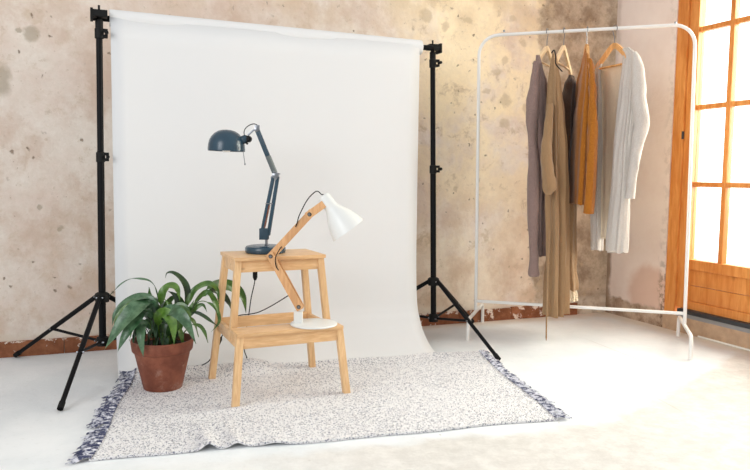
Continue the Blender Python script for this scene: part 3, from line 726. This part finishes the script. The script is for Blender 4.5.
lf([(163, 336, .0), (160, 310, -.01), (163, 293, -.02), (170, 286, -.02), (177, 289, -.03), (180, 301, -.03)], 13, LEAFB, .42, (.2, -.7, 1))
lf([(156, 338, .0), (157, 322, .0), (157, 308, 0), (156, 297, 0)], 14, LEAFG, .2, (0, -1, 0))
lf([(158, 338, .0), (157, 318, -.01), (151, 300, -.01), (149, 287, -.02)], 9, LEAFG, .5, (0, -1, 0))
lf([(170, 338, .0), (174, 320, .0), (180, 306, 0), (176, 296, 0), (168, 291, 0)], 16, LEAFK, .2, (0, -1, .2))
lf([(172, 338, -.02), (180, 324, -.03), (189, 310, -.02), (194, 300, -.01)], 10, LEAFG, .2, (0, -1, .1))
lf([(168, 338, -.03), (171, 322, -.05), (170, 308, -.05), (164, 298, -.04)], 8, LEAFB, .2, (0, -1, .3))
lf([(150, 338, .02), (147, 330, .0), (142, 325, -.02), (135, 333, -.06), (133, 347, -.08)], 6, LEAFK, .3, (0, -1, .4))
lf([(166, 338, -.04), (170, 330, -.06), (172, 322, -.07), (177, 316, -.07)], 9, LEAFK, .1, (0, -1, .1))
lf([(145, 338, -.02), (143, 330, -.05), (138, 330, -.08), (135, 338, -.10)], 8, LEAFK, .1, (0, -1, .3))
lf([(162, 338, -.02), (166, 322, -.03), (171, 310, -.03), (181, 305, -.03), (189, 312, -.04), (191, 324, -.05)], 8, LEAFG, .3, (.3, -1, .5))
lf([(158, 338, .0), (153, 322, -.02), (147, 312, -.03), (140, 312, -.05), (133, 320, -.06), (130, 333, -.07)], 8, LEAFK, .3, (-.3, -1, .5))
lf([(160, 338, .02), (163, 318, .02), (168, 303, .02), (176, 297, .02), (184, 304, .02)], 8, LEAFG, .3, (.2, -1, .6))
lf([(155, 338, .02), (150, 318, .02), (146, 305, .02), (140, 299, .02), (132, 301, .01), (125, 310, .0)], 8, LEAFG, .3, (-.2, -1, .6))
lf([(172, 338, .0), (186, 322, .0), (196, 308, .0), (203, 305, .0), (207, 312, .0)], 6, LEAFG, .5, (.2, -1, .4))
random.seed(11)
mats = [LEAFG, LEAFK, LEAFK, LEAFD, LEAFG, LEAFK]
for k in range(26):
    a = random.uniform(0, 2*PI); sp = random.uniform(.03, .125) if k < 22 else random.uniform(.07, .17); h = random.uniform(.19, .30) if k < 22 else random.uniform(.23, .33)
    cx, cy = math.cos(a), math.sin(a)
    if cy < -.2: sp *= .55; h = min(h, .25)
    if cx > .4: sp *= .6
    b0 = V(cx*.03, cy*.03, .15); b1 = V(cx*sp*.45, cy*sp*.45, .15+(h-.15)*.75); b2 = V(cx*sp*.8, cy*sp*.8, h); b3 = V(cx*sp*1.1, cy*sp*1.1, h-.01); b4 = V(cx*sp*1.3, cy*sp*1.3, h-.05-random.uniform(0, .03))
    leaf([b0, b1, b2, b3, b4], random.uniform(.020, .036), mats[k % 6], .3, (cx*.5, cy*.5-.5, 1))

# ------------------------------------------------------------------ clothes rack
RL, RR = V(1.860, 3.163, 0), V(2.634, 2.528, 0); AXB = (RR-RL).normalized(); NRM = V(-AXB.y, AXB.x, 0)    # NRM points to the back wall
rk = thing('clothes_rack', 'white tubular metal clothes rack standing in the corner by the door', 'clothes rack', ((RL+RR)/2), math.atan2(AXB.y, AXB.x))
hl = (RR-RL).length/2; HT = 1.512; rc = .095; ft = .105
bm = bmesh.new(); pts = [V(-hl, 0, ft)]
for k in range(9):
    a = PI-k*PI/16; pts.append(V(-hl+rc+rc*math.cos(a), 0, HT-rc+rc*math.sin(a)))
for k in range(9):
    a = PI/2-k*PI/16; pts.append(V(hl-rc+rc*math.cos(a), 0, HT-rc+rc*math.sin(a)))
pts.append(V(hl, 0, ft)); pts = [V(q.x-.018*q.z/HT, 0, q.z+(.005*q.x/hl if q.z > .5 else 0)) for q in pts]; tube(bm, pts, .0082, 14); obj('hoop', bm, RACKM, rk)
bm = bmesh.new(); rod(bm, (-hl-.002, 0, .158), (hl, 0, .163), .0078); obj('lower_bar', bm, RACKM, rk)
for s in (-1, 1):
    bm = bmesh.new(); q = .248 if s > 0 else .236; pts = [V(s*hl, -q, 0)]
    for k in range(6): a = PI+0-k*PI/10; pts.append(V(s*hl, -q+.04+.04*math.cos(a), ft-.04+.04*math.sin(a)))
    for k in range(6): a = PI/2-k*PI/10; pts.append(V(s*hl, q-.04+.04*math.cos(a), ft-.04+.04*math.sin(a)))
    pts.append(V(s*hl, q, 0)); tube(bm, pts, .0088, 12); obj('foot', bm, RACKM, rk)
    bm = bmesh.new(); rod(bm, (s*(hl-rc-.01), 0, HT+.01), (s*(hl-rc-.01), 0, HT+.019), .005, 10); obj('screw', bm, CHROME, rk)

# hangers: shoulder line along local y (near end = -y), hook over the rail
def on_bar(s, yaw_=0.0):
    p = RL+AXB*s; return p, math.atan2(AXB.y, AXB.x)+yaw_
def hanger(s, yaw_, label, mat, hw=.2, bar=True, drop=.085):
    p, r = on_bar(s, yaw_)
    t = thing('clothes_hanger', label, 'clothes hanger', (p.x, p.y, HT), r, 'wooden hangers on the rack')
    bm = bmesh.new(); hk = [V(0, .0165*math.cos(a)*-1, .0165*math.sin(a)) for a in [(-.15+1.15*k/8)*PI for k in range(9)]]
    hk = [V(0, -.0165*math.cos(-.2*PI+1.35*PI*k/10), .0165*math.sin(-.2*PI+1.35*PI*k/10)) for k in range(11)]
    hk += [V(0, .006, -.03), V(0, 0, -.04), V(0, 0, -.075)]
    tube(bm, smooth_path(hk, 3), .0021, 7); obj('hook', bm, CHROME, t)
    for sg in (-1, 1):
        bm = bmesh.new(); P = smooth_path([(0, sg*-.004, -.078), (0, sg*.022, -.086), (0, sg*hw*.5, -.080-drop*.44), (0, sg*hw*.85, -.078-drop*.82), (0, sg*hw, -.078-drop)], 4)
        for a, b in zip(P, P[1:]): beam(bm, a, b+(b-a)*.1, .012, .024, bev=.002)
        obj('shoulder', bm, mat, t)
    if bar:
        bm = bmesh.new(); rod(bm, (0, -hw*.8, -.078-drop*.8), (0, hw*.8, -.078-drop*.8), .0055, 10); obj('trouser_bar', bm, mat, t)
    return t

def garment(name, s, yaw_, label, cat, mat, rings, folds=7, amp=.008, seed=0, hem=.012, closed=True):
    """rings: (z, near extent, far extent, thickness, shift across) from top to hem, local y along the shoulder line"""
    p, r = on_bar(s, yaw_); random.seed(seed)
    t = thing(name, label, cat, (p.x, p.y, 0), r)
    o = obj('body', cloth_loft(rings, folds, amp, seed, hem), mat, t)
    return t
def cloth_loft(rings, folds=7, amp=.008, seed=0, hem=.012, n=72):
    zs = [r_[0] for r_ in rings]; bm = bmesh.new(); rows = []; M_ = 46
    for i in range(M_+1):
        z = zs[0]+(zs[-1]-zs[0])*i/M_
        for a, b in zip(rings, rings[1:]):
            if a[0] >= z >= b[0]:
                f = (a[0]-z)/max(1e-6, a[0]-b[0]); f = f*f*(3-2*f); q = [a[k]+(b[k]-a[k])*f for k in range(5)]; break
        else: q = rings[-1]
        _, yn, yf, th, sh = q; t = i/M_; row = []
        for k in range(n):
            a = 2*PI*k/n; cy = (yn+yf)/2; hy = (yf-yn)/2
            y = cy-hy*math.cos(a); sx = math.sin(a); x = th/2*(abs(sx)**.7)*(1 if sx >= 0 else -1)
            w = amp*min(1, t*3+.1)*(math.sin(folds*a+seed+2.2*noise.noise((t*2.2, seed, a*.3)))+.6*math.sin(folds*1.7*a+seed*2+t*3))
            w += .004*noise.noise((a*3, t*9, seed))
            nx, ny = math.sin(a), -math.cos(a)*.5
            zz = z+(hem*noise.noise((a*1.5, seed+5, 0)) if t > .96 else 0)
            row.append(V(x+sh+nx*w, y+ny*w, zz))
        rows.append(row)
    vv = [[bm.verts.new(p) for p in row] for row in rows]
    for A, B in zip(vv, vv[1:]):
        for k in range(n): bm.faces.new((A[k], A[(k+1) % n], B[(k+1) % n], B[k]))
    bm.faces.new(vv[0]); bm.faces.new(list(reversed(vv[-1])))
    return bm

# each hanger stands at its place along the rail
H1, H2, H3, H4 = .316, .396, .503, .630
hanger(H1, -.22, 'pale wooden hanger holding the mauve knit cardigan, leftmost on the rack', HWOODL, .17, bar=True, drop=.10)
hanger(H2, -.18, 'pale wooden hanger holding the tan linen dress and dark brown jacket', HWOODL, .18, drop=.11)
hanger(H3, .20, 'slim wooden hanger inside the mustard knit sweater', HWOOD, .09, drop=.13)
hanger(H4, .66, 'orange-toned wooden hanger holding the open cream cardigan', HWOOD, .165, drop=.12)

def part_loft(name, rings, mat, parent, folds=6, amp=.006, seed=0, hem=.012): return obj(name, cloth_loft(rings, folds, amp, seed, hem), mat, parent)
p, r = on_bar(H1, -.22)
g1 = thing('knit_cardigan', 'long mauve-brown knit cardigan at the left end of the hanging clothes', 'cardigan', (p.x, p.y, 0), r)
part_loft('front_panel', [(1.375, -.172, -.145, .014, .006), (1.33, -.175, -.12, .026, .010), (1.25, -.175, -.06, .040, .014), (1.0, -.17, .0, .050, .024), (.7, -.16, .02, .055, .028), (.42, -.13, .02, .055, .030)], MAUVE, g1, 5, .007, 1)
part_loft('front_panel', [(1.325, .145, .175, .016, .0), (1.29, .12, .185, .024, .0), (1.2, .05, .185, .040, .006), (1.0, .0, .18, .055, .010), (.7, .0, .17, .06, .014), (.5, .0, .15, .05, .012)], BROWN, g1, 5, .006, 2)
bm = bmesh.new(); tube(bm, smooth_path([(.004, -.172, 1.345), (.0, -.185, 1.22), (-.004, -.19, 1.06), (.008, -.19, .90), (.014, -.18, .6), (.022, -.17, .40), (.026, -.17, .325)], 6), [.012, .014, .016, .018, .020, .022]+[.024+.003*math.sin(k*.5) for k in range(29)]+[.026, .020], 18)
for v in bm.verts: v.co += V(noise.noise(v.co*16), noise.noise(v.co*16+V(5, 5, 5)), 0)*.007
obj('sleeve', bm, MAUVE, g1)

p, r = on_bar(H2, -.18)
g2 = thing('jacket', 'dark brown jacket hanging behind the tan dress on the second hanger', 'jacket', (p.x, p.y, 0), r)
part_loft('body', [(1.315, .10, .18, .02, .012), (1.26, .03, .19, .050, .018), (1.15, -.04, .19, .075, .018), (.98, -.05, .19, .088, .020), (.80, -.04, .17, .08, .012), (.70, -.02, .15, .06, .004)], BROWN, g2, 7, .007, 3)
g3 = thing('linen_dress', 'long tan linen dress with knotted sleeve hanging almost to the floor', 'dress', (p.x, p.y, 0), r)
part_loft('body', [(1.375, -.19, -.155, .014, -.002), (1.33, -.195, -.14, .028, -.002), (1.24, -.20, -.12, .048, .000), (1.1, -.20, -.09, .068, .004), (.9, -.19, -.06, .074, .008), (.7, -.19, -.02, .074, .014), (.5, -.19, .02, .072, .024), (.25, -.18, .02, .076, .026), (.135, -.18, .01, .080, .026)], TAN, g3, 8, .014, 5, .02)
bm = bmesh.new(); P = smooth_path([(.0, -.225, 1.14), (-.004, -.242, 1.02), (-.006, -.252, .93), (.0, -.252, .86), (.010, -.25, .79), (.014, -.245, .72)], 8)
R = [.014+.016*min(1, k/24) for k in range(len(P))]
for k in range(5): R[-1-k] *= (.15, .4, .6, .8, .92)[k]
tube(bm, [q+V(.0012*math.sin(i*.8), 0, 0) for i, q in enumerate(P)], R, 16)
for v in bm.verts: a_ = V(v.co.x*50, v.co.y*50, v.co.z*6); v.co += V(noise.noise(a_), noise.noise(a_+V(5, 5, 5)), 0)*.008
obj('knotted_sleeve', bm, TAN, g3)
bm = bmesh.new(); tube(bm, [V(-.002+.019*math.cos(a), -.262+.012*math.sin(a), .90+.012*math.cos(a*2+.6)) for a in [2*PI*k/20 for k in range(20)]], .008, 8, closed=True)
obj('knot', bm, TAN, g3)
bm = bmesh.new(); tube(bm, smooth_path([(.012, -.21, .55), (.010, -.212, .35), (.012, -.212, .15), (.014, -.212, .025)], 5), [.004]*15+[.001], 8); obj('tie_belt', bm, TAN, g3)
bm = bmesh.new(); tube(bm, smooth_path([(-.010, -.195, 1.378), (.004, -.205, 1.388), (.012, -.205, 1.36), (.014, -.205, 1.325), (.042, -.19, 1.29)], 5), .0028, 8); obj('strap', bm, BLACKP, g3)
part_loft('hem_panel', [(.95, .0, .12, .05, .024), (.6, .02, .15, .062, .032), (.35, .02, .16, .060, .040), (.235, .02, .16, .070, .050)], TAN, g3, 6, .007, 8, .02)
part_loft('lace_trim', [(.24, .06, .16, .04, .056), (.175, .06, .16, .048, .060)], LACE, g3, 8, .005, 2, .02)

p, r = on_bar(H3, .20)
g4 = thing('knit_sweater', 'mustard yellow knit sweater hanging between the brown jacket and cream cardigan', 'sweater', (p.x, p.y, 0), r)
part_loft('body', [(1.43, -.012, .012, .010, 0), (1.37, -.07, .06, .020, -.004), (1.25, -.13, .11, .038, -.012), (1.08, -.15, .13, .056, -.018), (.9, -.15, .13, .060, -.020), (.675, -.13, .11, .054, -.018)], MUST, g4, 5, .006, 9, .012)
bm = bmesh.new(); tube(bm, smooth_path([(.004, -.085, 1.36), (.006, -.15, 1.22), (.010, -.17, 1.0), (.010, -.17, .80), (.008, -.16, .635)], 6), [.009+.013*min(1, k/12) for k in range(24)]+[.022], 14)
for v in bm.verts:
    v.co.x += .004*math.sin(v.co.y*220+v.co.z*9)
obj('sleeve', bm, MUST, g4)

# cream cardigan: seen into from the left between its two front panels, with a hanging sleeve
p, r = on_bar(H4, .66)
g5 = thing('open_cardigan', 'cream white open cardigan at the right end of the hanging clothes', 'cardigan', (p.x, p.y, 0), r)
def shell(pr, seed, mat, name, parent, thick=.004, amp=.005, nf=4, hem=.012):
    bm = bmesh.new(); rows = []; M_ = 44; zs = [a[0] for a in pr]
    for i in range(M_+1):
        z = zs[0]+(zs[-1]-zs[0])*i/M_
        for (za, A), (zb, B) in zip(pr, pr[1:]):
            if za >= z >= zb-1e-6:
                f = (za-z)/(za-zb); sec = [V(a[0]+(b[0]-a[0])*f, a[1]+(b[1]-a[1])*f, z) for a, b in zip(A, B)]; break
        S_ = smooth_path(sec, 10); t = i/M_; row = []
        for k, q in enumerate(S_):
            u = k/len(S_); w = amp*min(1, t*2+.1)*(math.sin(u*nf*6.28+seed+noise.noise((t*2, seed, 0)))+.5*math.sin(u*nf*11+t*4))
            row.append(q+V(w, w*.4, hem*noise.noise((u*4, seed, 3)) if t > .95 else 0))
        rows.append(row)
    sheet(bm, rows); o = obj(name, bm, mat, parent); md = o.modifiers.new('thick', 'SOLIDIFY'); md.thickness = thick; md.offset = 0
    return o
shell([(1.345, [(.01, -.10), (.022, -.02), (.022, .07), (.012, .12)]), (1.25, [(.01, -.12), (.022, -.04), (.024, .07), (.016, .14)]), (.95, [(.008, -.12), (.020, -.05), (.028, .07), (.022, .14)]), (.50, [(.0, -.11), (.016, -.04), (.030, .06), (.028, .13)])], 2, LINEN, 'back_panel', g5)
part_loft('front_panel', [(1.38, .08, .11, .010, .0), (1.33, .10, .14, .016, .0), (1.15, .10, .16, .030, .010), (.85, .09, .16, .040, .022), (.44, .08, .15, .046, .034)], CREAM, g5, 5, .005, 4, .015)
part_loft('front_panel', [(1.41, -.10, -.03, .010, .002), (1.375, -.150, -.07, .018, .0), (1.2, -.155, -.06, .036, -.004), (.9, -.15, -.05, .054, -.010), (.455, -.15, -.04, .070, -.014)], CREAM, g5, 6, .006, 6, .015)
bm = bmesh.new(); P = smooth_path([(-.002, -.138, 1.378), (.002, -.162, 1.32), (.012, -.172, 1.17), (.026, -.178, 1.05), (.014, -.178, .98), (-.004, -.178, .88), (-.012, -.174, .78), (-.014, -.170, .71)], 6)
R = [.012, .014, .016, .018, .020, .022, .025, .028, .030, .031, .032, .032, .033, .034, .035, .036, .037, .037, .036, .035, .034, .033, .032, .031, .030, .029, .028, .027, .026, .025, .024, .023, .023, .022, .022, .022, .022, .022, .022, .022, .022, .023, .024]
tube(bm, P, R[:len(P)], 18)
for v in bm.verts: v.co += V(noise.noise(v.co*22), noise.noise(v.co*22+V(5, 5, 5)), 0)*.006
obj('sleeve', bm, CREAM, g5)
